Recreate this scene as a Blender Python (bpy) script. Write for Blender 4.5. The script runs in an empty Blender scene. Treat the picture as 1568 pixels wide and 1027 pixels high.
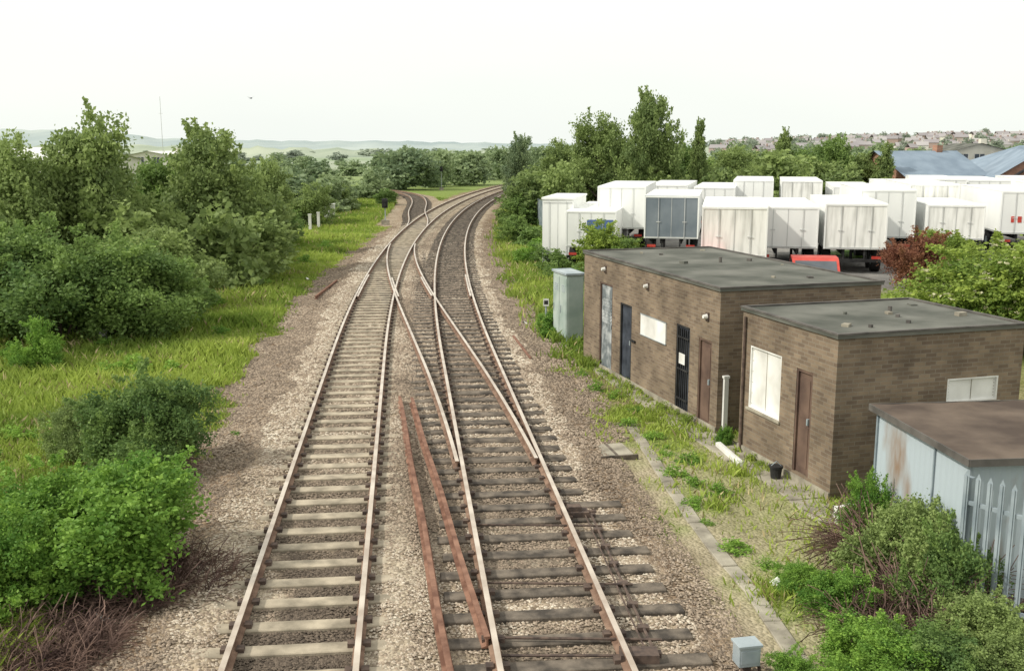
import bpy, math, random
import numpy as np
from mathutils import Vector
random.seed(4)
F=1560.0; CX=784.0; CY=513.5; CAMZ=6.0; TH=math.radians(10.46)
ST,CT=math.sin(TH),math.cos(TH)
# ---- survey helpers : where a sighted point lies on the ground -------------
def gp(px,py,z=0.0):
    v=(CY-py)/F; u=(px-CX)/F
    dz=-ST+v*CT; dy=CT+v*ST; t=(z-CAMZ)/dz
    return (u*t,dy*t)
def sight(px,by,ty,w):
    X,Y=gp(px,by); v=(CY-ty)/F; dy=CT+v*ST; dz=-ST+v*CT; t=Y/dy
    return X,Y,CAMZ+dz*t,w*t/F
# ---- scene ---------------------------------------------------------------
sc=bpy.context.scene
sc.view_settings.view_transform='Standard'; sc.view_settings.look='None'; sc.view_settings.exposure=0
cam=bpy.data.cameras.new('camera'); co=bpy.data.objects.new('camera',cam); sc.collection.objects.link(co)
cam.sensor_width=36; cam.lens=F/1568*36; cam.clip_end=8000; cam.clip_start=.1
co.location=(0,0,CAMZ); co.rotation_euler=(math.pi/2-TH,0,0); sc.camera=co
sunv=Vector((-.76,-.20,.66)).normalized()
sl=bpy.data.lights.new('sun','SUN'); sl.energy=3.4; sl.angle=math.radians(3); sl.color=(1,.95,.84)
so=bpy.data.objects.new('sun',sl); sc.collection.objects.link(so); so.rotation_euler=(-sunv).to_track_quat('-Z','Y').to_euler()
w=bpy.data.worlds.new('World'); sc.world=w; w.use_nodes=True
nt=w.node_tree; bg=nt.nodes['Background']
sky=nt.nodes.new('ShaderNodeTexSky'); sky.sky_type='NISHITA'; sky.sun_disc=False
sky.sun_elevation=math.asin(sunv.z); sky.sun_rotation=math.atan2(sunv.x,sunv.y); sky.dust_density=4
mx=nt.nodes.new('ShaderNodeMix'); mx.data_type='RGBA'; mx.inputs[0].default_value=.92
nt.links.new(sky.outputs[0],mx.inputs[6])
tc=nt.nodes.new('ShaderNodeTexCoord'); sp=nt.nodes.new('ShaderNodeSeparateXYZ'); nt.links.new(tc.outputs['Generated'],sp.inputs[0])
cl=nt.nodes.new('ShaderNodeTexNoise'); cl.inputs['Scale'].default_value=2.2; cl.inputs['Detail'].default_value=3
mp=nt.nodes.new('ShaderNodeMapping'); mp.inputs['Scale'].default_value=(1,1,4); nt.links.new(tc.outputs['Generated'],mp.inputs[0]); nt.links.new(mp.outputs[0],cl.inputs[0])
ad=nt.nodes.new('ShaderNodeMath'); ad.operation='MULTIPLY_ADD'; nt.links.new(cl.outputs[0],ad.inputs[0]); ad.inputs[1].default_value=.25; nt.links.new(sp.outputs[2],ad.inputs[2])
rp=nt.nodes.new('ShaderNodeValToRGB'); nt.links.new(ad.outputs[0],rp.inputs[0])
rp.color_ramp.elements[0].position=.05; rp.color_ramp.elements[0].color=(.80,.84,.82,1)
rp.color_ramp.elements[1].position=.40; rp.color_ramp.elements[1].color=(1,1,.95,1)
sc_=nt.nodes.new('ShaderNodeMix'); sc_.data_type='RGBA'; sc_.blend_type='MULTIPLY'; sc_.inputs[0].default_value=1
nt.links.new(rp.outputs[0],sc_.inputs[6]); sc_.inputs[7].default_value=(11,11,10.7,1)
nt.links.new(sc_.outputs[2],mx.inputs[7]); nt.links.new(mx.outputs[2],bg.inputs[0]); bg.inputs[1].default_value=.11

# ---- materials -----------------------------------------------------------
def newmat(name):
    m=bpy.data.materials.new(name); m.use_nodes=True; t=m.node_tree
    b=t.nodes['Principled BSDF']; b.inputs['Specular IOR Level'].default_value=.25
    return m,t,b
def noisy(name,c1,c2,scale=6,rough=.85,bump=0,metal=0,detail=5,stretch=None,lo=.35,hi=.65,spec=None,bscale=None):
    m,t,b=newmat(name); tc=t.nodes.new('ShaderNodeTexCoord'); n=t.nodes.new('ShaderNodeTexNoise')
    n.inputs['Scale'].default_value=scale; n.inputs['Detail'].default_value=detail
    src=tc.outputs['Object']
    if stretch:
        mp=t.nodes.new('ShaderNodeMapping'); mp.inputs['Scale'].default_value=stretch; t.links.new(src,mp.inputs[0]); src=mp.outputs[0]
    t.links.new(src,n.inputs[0]); r=t.nodes.new('ShaderNodeValToRGB'); t.links.new(n.outputs[0],r.inputs[0])
    r.color_ramp.elements[0].position=lo; r.color_ramp.elements[0].color=(*c1,1)
    r.color_ramp.elements[1].position=hi; r.color_ramp.elements[1].color=(*c2,1)
    t.links.new(r.outputs[0],b.inputs['Base Color']); b.inputs['Roughness'].default_value=rough; b.inputs['Metallic'].default_value=metal
    if spec is not None: b.inputs['Specular IOR Level'].default_value=spec
    if bump:
        n2=t.nodes.new('ShaderNodeTexNoise'); n2.inputs['Scale'].default_value=bscale or scale*5; t.links.new(src,n2.inputs[0])
        bp=t.nodes.new('ShaderNodeBump'); bp.inputs['Strength'].default_value=bump; bp.inputs['Distance'].default_value=.02
        t.links.new(n2.outputs[0],bp.inputs['Height']); t.links.new(bp.outputs[0],b.inputs['Normal'])
    return m
def leafmat(name,dark,light,trans=.3):
    m,t,b=newmat(name); a=t.nodes.new('ShaderNodeAttribute'); a.attribute_name='tint'
    oi=t.nodes.new('ShaderNodeObjectInfo')
    ad=t.nodes.new('ShaderNodeMath'); ad.operation='MULTIPLY_ADD'; t.links.new(oi.outputs['Random'],ad.inputs[0]); ad.inputs[1].default_value=.25; t.links.new(a.outputs['Fac'],ad.inputs[2])
    s=t.nodes.new('ShaderNodeMath'); s.operation='SUBTRACT'; t.links.new(ad.outputs[0],s.inputs[0]); s.inputs[1].default_value=.12
    r=t.nodes.new('ShaderNodeValToRGB'); t.links.new(s.outputs[0],r.inputs[0])
    r.color_ramp.elements[0].position=.1; r.color_ramp.elements[0].color=(*dark,1)
    r.color_ramp.elements[1].position=.9; r.color_ramp.elements[1].color=(*light,1)
    t.links.new(r.outputs[0],b.inputs['Base Color']); b.inputs['Roughness'].default_value=.6
    tr=t.nodes.new('ShaderNodeBsdfTranslucent'); t.links.new(r.outputs[0],tr.inputs[0])
    mx=t.nodes.new('ShaderNodeMixShader'); mx.inputs[0].default_value=trans
    t.links.new(b.outputs[0],mx.inputs[1]); t.links.new(tr.outputs[0],mx.inputs[2]); t.links.new(mx.outputs[0],t.nodes['Material Output'].inputs[0])
    return m
def brick(name,c1,c2,mortar):
    m,t,b=newmat(name); tc=t.nodes.new('ShaderNodeTexCoord'); sx=t.nodes.new('ShaderNodeSeparateXYZ'); t.links.new(tc.outputs['Object'],sx.inputs[0])
    a=t.nodes.new('ShaderNodeMath'); t.links.new(sx.outputs[0],a.inputs[0]); t.links.new(sx.outputs[1],a.inputs[1])
    cb=t.nodes.new('ShaderNodeCombineXYZ'); t.links.new(a.outputs[0],cb.inputs[0]); t.links.new(sx.outputs[2],cb.inputs[1])
    br=t.nodes.new('ShaderNodeTexBrick'); t.links.new(cb.outputs[0],br.inputs[0]); br.inputs['Scale'].default_value=1
    br.inputs['Brick Width'].default_value=.225; br.inputs['Row Height'].default_value=.075; br.inputs['Mortar Size'].default_value=.007; br.inputs['Bias'].default_value=0
    br.inputs['Color1'].default_value=(*c1,1); br.inputs['Color2'].default_value=(*c2,1); br.inputs['Mortar'].default_value=(*mortar,1)
    n=t.nodes.new('ShaderNodeTexNoise'); n.inputs['Scale'].default_value=1.3; n.inputs['Detail'].default_value=6; t.links.new(tc.outputs['Object'],n.inputs[0])
    r=t.nodes.new('ShaderNodeValToRGB'); t.links.new(n.outputs[0],r.inputs[0]); r.color_ramp.elements[0].position=.3; r.color_ramp.elements[0].color=(.62,.6,.58,1); r.color_ramp.elements[1].position=.7; r.color_ramp.elements[1].color=(1.15,1.12,1.08,1)
    x=t.nodes.new('ShaderNodeMix'); x.data_type='RGBA'; x.blend_type='MULTIPLY'; x.inputs[0].default_value=1
    t.links.new(br.outputs[0],x.inputs[6]); t.links.new(r.outputs[0],x.inputs[7]); t.links.new(x.outputs[2],b.inputs['Base Color'])
    bp=t.nodes.new('ShaderNodeBump'); bp.inputs['Strength'].default_value=.5; bp.inputs['Distance'].default_value=.01; bp.invert=True
    t.links.new(br.outputs['Fac'],bp.inputs['Height']); t.links.new(bp.outputs[0],b.inputs['Normal']); b.inputs['Roughness'].default_value=.9
    return m
M={}
M['railtop']=noisy('rail_head_steel',(.40,.33,.27),(.62,.55,.47),2,.35,metal=.25)
M['railside']=noisy('rail_side_rust',(.14,.085,.06),(.27,.18,.13),5,.9)
M['rust']=noisy('rust',(.13,.065,.045),(.27,.15,.105),4,.95,bump=.3)
M['conc']=noisy('sleeper_concrete',(.22,.19,.145),(.44,.38,.29),3,.9,bump=.3)
M['timber']=noisy('sleeper_timber',(.055,.047,.04),(.18,.15,.12),4,.9,bump=.5)
M['iron']=noisy('cast_iron',(.06,.045,.04),(.14,.10,.08),9,.8)
M['path']=noisy('path_concrete',(.20,.18,.145),(.38,.35,.28),2.5,.95,bump=.3)
M['brickA']=brick('brick_brown',(.155,.118,.09),(.255,.20,.145),(.235,.205,.165))
M['felt']=noisy('roof_felt',(.055,.06,.05),(.17,.17,.15),.9,.95,bump=.5,lo=.3,hi=.72,detail=9)
M['fascia']=noisy('fascia',(.07,.065,.06),(.13,.12,.11),3,.8)
M['white']=noisy('white_paint',(.56,.55,.52),(.8,.8,.78),1.5,.6)
M['twhite']=noisy('trailer_white',(.74,.75,.74),(.86,.87,.85),.7,.45,stretch=(1,1,.3))
M['tdirty']=noisy('trailer_white_grimy',(.56,.56,.53),(.84,.84,.81),1.6,.6,stretch=(2.5,2.5,.35),lo=.32,hi=.55,detail=8)
M['tseam']=noisy('trailer_seam',(.42,.43,.43),(.58,.59,.58),1,.5)
M['tgrey']=noisy('trailer_grey',(.14,.17,.20),(.2,.23,.26),1,.6)
M['blue']=noisy('blue_paint',(.06,.11,.26),(.10,.16,.36),1,.6)
M['black']=noisy('black_rubber',(.015,.015,.016),(.04,.04,.04),3,.8)
M['door_d']=noisy('door_dark',(.02,.025,.035),(.06,.07,.09),3,.7)
M['door_b']=noisy('door_brown',(.085,.055,.045),(.16,.105,.08),2,.7)
M['door_g']=noisy('door_grey_stained',(.14,.16,.17),(.62,.64,.64),2.2,.7,lo=.45,hi=.7)
M['galv']=noisy('galvanised_steel',(.25,.30,.33),(.42,.47,.49),2,.55,metal=.2)
M['fencegrey']=noisy('fence_grey',(.17,.21,.24),(.31,.36,.39),2,.7)
M['shedwall']=noisy('shed_sheet_stained',(.24,.17,.12),(.38,.44,.48),1.3,.8,stretch=(1,1,.35),lo=.34,hi=.47,detail=8)
M['shedroof']=noisy('shed_roof_weathered',(.07,.052,.042),(.15,.115,.09),1.1,.95,bump=.5,detail=9)
M['cabinet']=noisy('cabinet_grey_green',(.27,.34,.31),(.4,.46,.43),1.5,.6)
M['red']=noisy('red_paint',(.4,.04,.03),(.55,.08,.06),2,.5)
M['glass']=noisy('window_glass',(.04,.05,.06),(.09,.1,.12),1,.15,spec=.6)
M['slate']=noisy('blue_slate',(.17,.22,.28),(.24,.30,.37),.6,.8)
M['redbrick']=brick('brick_red',(.34,.17,.12),(.42,.23,.16),(.34,.28,.23))
M['bark']=noisy('bark',(.06,.045,.035),(.14,.11,.085),8,.95,bump=.5)
M['twig']=noisy('dead_twigs',(.08,.05,.045),(.24,.16,.13),3,.95)
M['straw']=noisy('dry_stalks',(.30,.24,.12),(.5,.42,.24),3,.95)
M['housew']=noisy('house_walls',(.36,.27,.24),(.56,.53,.50),.03,.9,detail=0,lo=.42,hi=.58)
M['houser']=noisy('house_roofs',(.27,.25,.26),(.38,.36,.36),.03,.9,detail=0)
M['cream']=noisy('cream_render',(.6,.58,.5),(.72,.7,.62),1,.8)
M['leafA']=leafmat('leaves_hawthorn',(.095,.17,.055),(.25,.36,.10),.4)
M['leafB']=leafmat('leaves_willow',(.14,.20,.07),(.32,.41,.14),.4)
M['leafC']=leafmat('leaves_bramble',(.085,.20,.035),(.28,.45,.08),.38)
M['leafD']=leafmat('leaves_distant_haze',(.16,.225,.13),(.31,.39,.20),.4)  # aerial haze painted in as a paler, greyer leaf colour
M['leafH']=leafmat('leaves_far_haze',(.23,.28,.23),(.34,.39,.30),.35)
M['leafE']=leafmat('leaves_elder',(.11,.19,.035),(.34,.43,.085),.38)
M['leafR']=leafmat('leaves_red',(.16,.06,.04),(.36,.18,.10))
M['flower']=leafmat('elder_flowers',(.55,.53,.30),(.82,.80,.58))
M['grass']=leafmat('grass_blades',(.14,.23,.035),(.40,.49,.10),.38)

# ---- mesh builders -------------------------------------------------------
def link(o,parent=None):
    sc.collection.objects.link(o)
    if parent: o.parent=parent
    return o
def empty(name,loc=(0,0,0),rz=0):
    o=bpy.data.objects.new(name,None); o.location=loc; o.rotation_euler=(0,0,rz); return link(o)
def fastmesh(name,V,k,mats,tint=None,fmat=None):
    V=np.ascontiguousarray(V,dtype=np.float32).reshape(-1,3); n=len(V)//k
    me=bpy.data.meshes.new(name); me.vertices.add(len(V)); me.vertices.foreach_set('co',V.ravel())
    me.loops.add(n*k); me.loops.foreach_set('vertex_index',np.arange(n*k,dtype=np.int32))
    me.polygons.add(n); me.polygons.foreach_set('loop_start',np.arange(0,n*k,k,dtype=np.int32))
    for m in mats: me.materials.append(m)
    if fmat is not None: me.polygons.foreach_set('material_index',np.asarray(fmat,dtype=np.int32))
    if tint is not None:
        a=me.attributes.new('tint','FLOAT','FACE'); a.data.foreach_set('value',np.asarray(tint,dtype=np.float32))
    me.update(calc_edges=True); return me
class MB:
    def __init__(s): s.v=[];s.f=[];s.m=[]
    def poly(s,pts,m=0):
        i=len(s.v); s.v+= [tuple(float(c) for c in p) for p in pts]; s.f.append(tuple(range(i,i+len(pts)))); s.m.append(m)
    def box(s,x0,x1,y0,y1,z0,z1,m=0,rz=0,c=None):
        P=[(x0,y0,z0),(x1,y0,z0),(x1,y1,z0),(x0,y1,z0),(x0,y0,z1),(x1,y0,z1),(x1,y1,z1),(x0,y1,z1)]
        if rz:
            cx,cy=c or ((x0+x1)/2,(y0+y1)/2); a,b=math.cos(rz),math.sin(rz)
            P=[(cx+(x-cx)*a-(y-cy)*b,cy+(x-cx)*b+(y-cy)*a,z) for x,y,z in P]
        i=len(s.v); s.v+=[tuple(float(c) for c in p) for p in P]
        for q in ((0,3,2,1),(4,5,6,7),(0,1,5,4),(1,2,6,5),(2,3,7,6),(3,0,4,7)):
            s.f.append(tuple(i+k for k in q)); s.m.append(m)
    def cyl(s,p0,p1,r0,r1=None,n=8,m=0):
        r1=r0 if r1 is None else r1; p0=Vector(p0);p1=Vector(p1); d=(p1-p0).normalized()
        a=d.orthogonal().normalized(); b=d.cross(a); i=len(s.v)
        for p,r in((p0,r0),(p1,r1)):
            for k in range(n):
                t=2*math.pi*k/n; s.v.append(tuple(p+a*r*math.cos(t)+b*r*math.sin(t)))
        for k in range(n): s.f.append((i+k,i+(k+1)%n,i+n+(k+1)%n,i+n+k)); s.m.append(m)
        s.f.append(tuple(i+k for k in reversed(range(n)))); s.m.append(m); s.f.append(tuple(i+n+k for k in range(n))); s.m.append(m)
    def build(s,name,mats,parent=None,loc=(0,0,0),rz=0,bevel=0):
        me=bpy.data.meshes.new(name); me.from_pydata(s.v,[],s.f)
        for m in mats: me.materials.append(M[m] if isinstance(m,str) else m)
        me.polygons.foreach_set('material_index',s.m); me.update()
        o=bpy.data.objects.new(name,me); o.location=loc; o.rotation_euler=(0,0,rz); link(o,parent)
        if bevel:
            b=o.modifiers.new('bevel','BEVEL'); b.width=bevel; b.segments=1; b.limit_method='ANGLE'
        return o

# ---- alignment of the lines ----------------------------------------------
def cL(Y):
    Y=np.asarray(Y,float); return -2.53-.1046*(Y-10.7)+.00098*np.maximum(0,Y-28)**2
def cR(Y): return cL(Y)+3.15
def xo(Y):
    t=np.clip((np.asarray(Y,float)-13)/55,0,1); return cR(Y)-3.15*(3*t*t-2*t**3)
def gz(x,y):
    x=np.asarray(x,float); y=np.asarray(y,float)
    t=np.clip((x-cR(np.minimum(y,150))-6)/3,0,1)*np.clip((y-31)/4,0,1)*np.clip((400-y)/150,0,1)
    h=.9*t*t*(3-2*t)
    oL=x-cL(np.minimum(y,250)); oR=x-cR(np.minimum(y,250))
    s=np.clip((-oL-1.75)/.9,0,1)+np.clip((oR-1.75)/.9,0,1)
    r=(np.clip((np.abs(oL)-.85)/.25,0,1)*np.clip((oR+1.5)/-.3,0,1)*np.clip((2.0+oL)/.4,0,1))*np.clip((90-y)/30,0,1)
    return h-.13*s*(np.clip((300-y)/60,0,1))+.045*r
# ---- ground --------------------------------------------------------------
az=np.concatenate([np.linspace(-180,-40,40)[:-1],np.linspace(-40,40,421),np.linspace(40,180,40)[1:]])*math.pi/180
rr=np.concatenate([[.3,2,4,6],8*np.exp(np.arange(0,430)*.0142)])
rr=rr[rr<3600]
A,R=np.meshgrid(az,rr); GX=R*np.sin(A); GY=R*np.cos(A)
GZ=gz(GX,GY)
def vnoise(x,y,s,seed=0):
    r=np.random.default_rng(seed); T=r.random((256,256)); x=np.asarray(x)/s; y=np.asarray(y)/s
    xi=np.floor(x).astype(int); yi=np.floor(y).astype(int); fx=x-xi; fy=y-yi; fx=fx*fx*(3-2*fx); fy=fy*fy*(3-2*fy)
    g=lambda a,b:T[a%256,b%256]
    return (g(xi,yi)*(1-fx)+g(xi+1,yi)*fx)*(1-fy)+(g(xi,yi+1)*(1-fx)+g(xi+1,yi+1)*fx)*fy
GZ=GZ+(vnoise(GX,GY,.35,5)-.5)*.03*np.clip((80-GY)/60,0,1)
nr,na=GX.shape
V=np.stack([GX,GY,GZ],-1).reshape(-1,3)
idx=np.arange(nr*na).reshape(nr,na)
Fq=np.stack([idx[:-1,:-1],idx[:-1,1:],idx[1:,1:],idx[1:,:-1]],-1).reshape(-1,4)
me=bpy.data.meshes.new('ground'); me.vertices.add(len(V)); me.vertices.foreach_set('co',V.astype(np.float32).ravel())
me.loops.add(Fq.size); me.loops.foreach_set('vertex_index',Fq[:,::-1].astype(np.int32).ravel()); me.polygons.add(len(Fq)); me.polygons.foreach_set('loop_start',np.arange(0,Fq.size,4,dtype=np.int32))
def step(x,a,b): 
    t=np.clip((x-a)/(b-a),0,1); return t*t*(3-2*t)
BX=([84,100,115,128,138,146,152,156],[-8.4,-9.2,-10.4,-12.2,-15.,-19.5,-26,-34])
def masks(x,y):
    yy=np.minimum(y,250); oL=x-cL(yy); oR=x-cR(yy)
    n=vnoise(x,y,1.1,2)*.6+vnoise(x,y,.35,3)*.4
    nn=(n-.5); n2=vnoise(x,y,2.3,41)
    near=step(-y,-330,-230)
    clean=(1-step(np.where(oL<0,-oL,oR)+nn*.8,1.4,1.95))*near
    outerL=-oL; outerR=oR
    wl=step(-y,-70,-35)*.6
    grass=np.where(oL<-1,step(outerL+nn*1.8,2.3+wl,3.1+wl),0)+np.where(oR>1,step(outerR+nn*1.8,2.3,4.2)*(.35+.65*step(y,24,34)+0.5*(n>.62)*(y<24)),0)
    grass=np.clip(grass+(1-near),0,1)
    sand=step(oR,2.0,2.8)*(1-step(oR,5,6.5))*step(-y,-24,-19)
    six=(oL>.85)*(oR<-.85)
    dark=(np.abs(oL)<.72)*step(n,.2,.5)*(.6+.4*step(-y,-20,-13))+(np.abs(oR)<.72)*(.65*step(n,.2,.55))+six*(.12+.38*step(n2,.35,.7))
    yard=step(x,4.5,6)*step(y,36,39)*step(-y,-110,-95)*step(x-cR(yy),9,10)
    bx=np.interp(y,*BX)
    bb=(np.abs(x-bx)<2.6)*(y>80)*(y<158)
    clean=np.maximum(clean,bb*.6); grass=grass*(1-bb)*(1-yard)
    return clean,grass,sand,dark,yard
cl_,gr_,sa_,dk_,yd_=masks(V[:,0],V[:,1])
for nme,arr in(('clean',cl_),('grass',gr_),('sand',sa_),('dark',dk_),('yard',yd_)):
    a=me.attributes.new(nme,'FLOAT','POINT'); a.data.foreach_set('value',arr.astype(np.float32))
me.update(calc_edges=True); me.polygons.foreach_set('use_smooth',[True]*len(me.polygons))
go=bpy.data.objects.new('ground',me); link(go)
m,t,b=newmat('ground_mix'); me.materials.append(m); b.inputs['Roughness'].default_value=.95; b.inputs['Specular IOR Level'].default_value=.1
tc=t.nodes.new('ShaderNodeTexCoord')
def N(kind,**k):
    n=t.nodes.new(kind)
    for a,v in k.items(): n.inputs[a].default_value=v
    return n
def attr(nm): 
    a=t.nodes.new('ShaderNodeAttribute'); a.attribute_name=nm; return a.outputs['Fac']
def ramp(src,stops):
    r=t.nodes.new('ShaderNodeValToRGB'); t.links.new(src,r.inputs[0]); e=r.color_ramp.elements
    while len(e)<len(stops): e.new(.5)
    for q,(p,c) in zip(e,stops): q.position=p; q.color=(*c,1)
    return r.outputs[0]
def mix(f,a,c,bl='MIX'):
    x=t.nodes.new('ShaderNodeMix'); x.data_type='RGBA'; x.blend_type=bl
    if isinstance(f,float): x.inputs[0].default_value=f
    else: t.links.new(f,x.inputs[0])
    t.links.new(a,x.inputs[6]); t.links.new(c,x.inputs[7]); return x.outputs[2]
vo=N('ShaderNodeTexVoronoi',Scale=19.0); t.links.new(tc.outputs['Object'],vo.inputs['Vector'])
sepc=t.nodes.new('ShaderNodeSeparateColor'); t.links.new(vo.outputs['Color'],sepc.inputs[0])
n1=N('ShaderNodeTexNoise',Scale=.9,Detail=6.0); t.links.new(tc.outputs['Object'],n1.inputs[0])
n3=N('ShaderNodeTexNoise',Scale=14.0,Detail=4.0); t.links.new(tc.outputs['Object'],n3.inputs[0])
stone=ramp(sepc.outputs[0],[(0,(.18,.15,.12)),(.5,(.37,.32,.255)),(1,(.56,.50,.41))])
cess=ramp(sepc.outputs[1],[(0,(.12,.09,.068)),(.6,(.24,.185,.14)),(1,(.38,.31,.24))])
warm=ramp(n1.outputs[0],[(.32,(.70,.61,.52)),(.66,(1.05,1.03,.97))])
stone=mix(1.0,stone,warm,'MULTIPLY'); cess=mix(1.0,cess,warm,'MULTIPLY')
base=mix(attr('clean'),cess,stone)
dkc=ramp(sepc.outputs[2],[(0,(.04,.032,.026)),(1,(.17,.135,.105))])
base=mix(attr('dark'),base,dkc)
sand=ramp(n1.outputs[0],[(.3,(.20,.17,.10)),(.5,(.36,.31,.20)),(.7,(.23,.25,.09))])
sand=mix(.35,sand,ramp(sepc.outputs[0],[(0,(.18,.15,.11)),(1,(.5,.44,.34))]))
base=mix(attr('sand'),base,sand)
grs=ramp(n3.outputs[0],[(.3,(.10,.15,.025)),(.7,(.23,.29,.06))])
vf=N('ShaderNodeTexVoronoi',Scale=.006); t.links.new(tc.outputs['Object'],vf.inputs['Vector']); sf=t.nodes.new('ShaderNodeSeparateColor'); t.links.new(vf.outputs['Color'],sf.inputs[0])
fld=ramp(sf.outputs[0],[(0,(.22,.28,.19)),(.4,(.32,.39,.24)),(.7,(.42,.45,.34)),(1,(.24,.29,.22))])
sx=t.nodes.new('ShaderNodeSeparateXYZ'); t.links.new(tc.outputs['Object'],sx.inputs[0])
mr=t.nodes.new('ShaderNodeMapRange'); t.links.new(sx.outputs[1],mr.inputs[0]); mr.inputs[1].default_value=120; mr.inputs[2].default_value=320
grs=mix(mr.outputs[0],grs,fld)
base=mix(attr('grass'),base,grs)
yard=ramp(n1.outputs[0],[(.3,(.16,.155,.15)),(.7,(.26,.25,.235))])
base=mix(attr('yard'),base,yard)
t.links.new(base,b.inputs['Base Color'])
bp=t.nodes.new('ShaderNodeBump'); bp.inputs['Strength'].default_value=.9; bp.inputs['Distance'].default_value=.03; bp.invert=True
t.links.new(vo.outputs['Distance'],bp.inputs['Height']); t.links.new(bp.outputs[0],b.inputs['Normal'])

# ---- loose ballast stones (real geometry) --------------------------------
rng=np.random.default_rng(7)
n=180000
Y=9*(85/9)**rng.random(n); X=cL(Y)-3.6+rng.random(n)*(3.15+3.6+3.2)
c_,g_,s_,d_,y_=masks(X,Y); keep=(g_<.5)&(s_<.7)&(rng.random(n)<np.clip((85-Y)/45,0,1))
X,Y=X[keep],Y[keep]; c_=c_[keep]; d_=d_[keep]; n=len(X)
Z=gz(X,Y)+.008
o=np.array([[1,0,0],[0,1,0],[-1,0,0],[0,-1,0],[0,0,.8]],float)
tri=np.array([[0,1,4],[1,2,4],[2,3,4],[3,0,4]])
size=(.020+.016*rng.random(n))*np.clip(Y/17,.85,1.7)
a=rng.random(n)*6.28; ca,sa=np.cos(a),np.sin(a)
P=np.repeat(o[None],n,0)*(.7+.6*rng.random((n,5,1))); P=P*size[:,None,None]
Px=P[...,0]*ca[:,None]-P[...,1]*sa[:,None]; Py=P[...,0]*sa[:,None]+P[...,1]*ca[:,None]
P=np.stack([Px+X[:,None],Py+Y[:,None],P[...,2]*.7+Z[:,None]],-1)
T=P[:,tri].reshape(-1,3)
pat=vnoise(X,Y,1.6,21)*.6+vnoise(X,Y,.5,22)*.4
val=((rng.random(n)*.68+.14)*np.where(c_>.5,1,.62)+np.where(c_>.5,.11,.03))*(.58+.66*pat); val=val*(1-.8*np.clip(d_,0,1))
sm,t2,b2=newmat('ballast_stone'); at=t2.nodes.new('ShaderNodeAttribute'); at.attribute_name='tint'; r2=t2.nodes.new('ShaderNodeValToRGB'); t2.links.new(at.outputs['Fac'],r2.inputs[0])
r2.color_ramp.elements[0].color=(.06,.047,.038,1); r2.color_ramp.elements[1].color=(.66,.60,.50,1); e=r2.color_ramp.elements.new(.45); e.color=(.34,.27,.205,1)
t2.links.new(r2.outputs[0],b2.inputs['Base Color']); b2.inputs['Roughness'].default_value=.9
me=fastmesh('ballast_stones',T,3,[sm],np.repeat(val,4)); link(bpy.data.objects.new('ballast_stones',me))

# ---- rails ---------------------------------------------------------------
RAILP=[(-.07,0),(-.07,.015),(-.012,.035),(-.012,.115),(-.036,.125),(-.036,.155),(.036,.155),(.036,.125),(.012,.115),(.012,.035),(.07,.015),(.07,0)]
def sweep(mb,pts,off,z0,prof=RAILP,top=1,side=0):
    pts=[np.array(p,float) for p in pts]; n=len(pts); rows=[]
    for i,p in enumerate(pts):
        d=pts[min(i+1,n-1)]-pts[max(i-1,0)]; d/=np.linalg.norm(d); nx,ny=d[1],-d[0]
        base=len(mb.v)
        for a,h in prof: mb.v.append((float(p[0]+nx*(off+a)),float(p[1]+ny*(off+a)),z0+h))
        rows.append(base)
    k=len(prof)
    ti=[j for j in range(k) if abs(prof[j][1]-max(q[1] for q in prof))<1e-6][0]
    for i in range(n-1):
        for j in range(k-1):
            mb.f.append((rows[i]+j,rows[i+1]+j,rows[i+1]+j+1,rows[i]+j+1)); mb.m.append(top if j==ti else side)
    mb.f.append(tuple(rows[0]+j for j in range(k))); mb.m.append(side); mb.f.append(tuple(rows[-1]+j for j in reversed(range(k)))); mb.m.append(side)
SL=.055
def path(fn,y0,y1,st): 
    ys=np.arange(y0,y1+1e-6,st); return [(float(fn(y)),float(y)) for y in ys]
def track(name,fn,y0,y1,sp,slab,w,Lh,jit,zoff=0,ext=None,pts=None):
    e=empty(name)
    mb=MB(); pts=pts or path(fn,y0,y1,1.0)
    for off in(-.7535,.7535): sweep(mb,pts,off,SL+zoff)
    mb.build('rails',['railside','railtop'],e)
    mb=MB(); mc=MB()
    P=np.array(pts); seg=np.r_[0,np.cumsum(np.hypot(*np.diff(P,axis=0).T))]; s=0.2
    while s<seg[-1]:
        x=float(np.interp(s,seg,P[:,0])); y=float(np.interp(s,seg,P[:,1])); x2=np.interp(s+.5,seg,P[:,0]); y2=np.interp(s+.5,seg,P[:,1])
        rz=math.atan2(-(x2-x),y2-y)+random.uniform(-jit,jit)
        l,r=Lh,Lh
        if ext: l,r=ext(y,l,r)
        dl=random.uniform(-.04,.04)*(jit>0.001)
        mb.box(x-l+dl,x+r+dl,y-w/2,y+w/2,-.12,SL+zoff-.003+random.uniform(-.006,.002),0,rz,(x,y))
        if y<45:
            for off in(-.7535,.7535):
                cx=x+off*math.cos(rz); cy=y+off*math.sin(rz)
                for sg in(-1,1): mc.box(cx+sg*.095-.045,cx+sg*.095+.045,cy-.06,cy+.06,SL-.01+zoff,SL+.05+zoff,0,rz,(cx,cy))
        s+=sp*random.uniform(.97,1.03)
    mb.build('sleepers',[slab],e,bevel=.012); mc.build('rail_chairs',['iron'],e)
    return e
track('railway_track',cL,4,255,.66,'conc',.25,1.25,.004)
def extR(y,l,r):
    if 9<y<16.8: return l,r+random.choice([.45,.5,.55])
    return l,r
track('railway_track',cR,4,255,.68,'timber',.26,1.3,.012,ext=extR)
e=empty('railway_crossover')
mb=MB()
ys=np.arange(13,69,.5); t_=(ys-13)/55; sh=3.15*(3*t_*t_-2*t_**3)
sel=ys[(sh>.085)&(sh<3.15-.085)]
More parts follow.
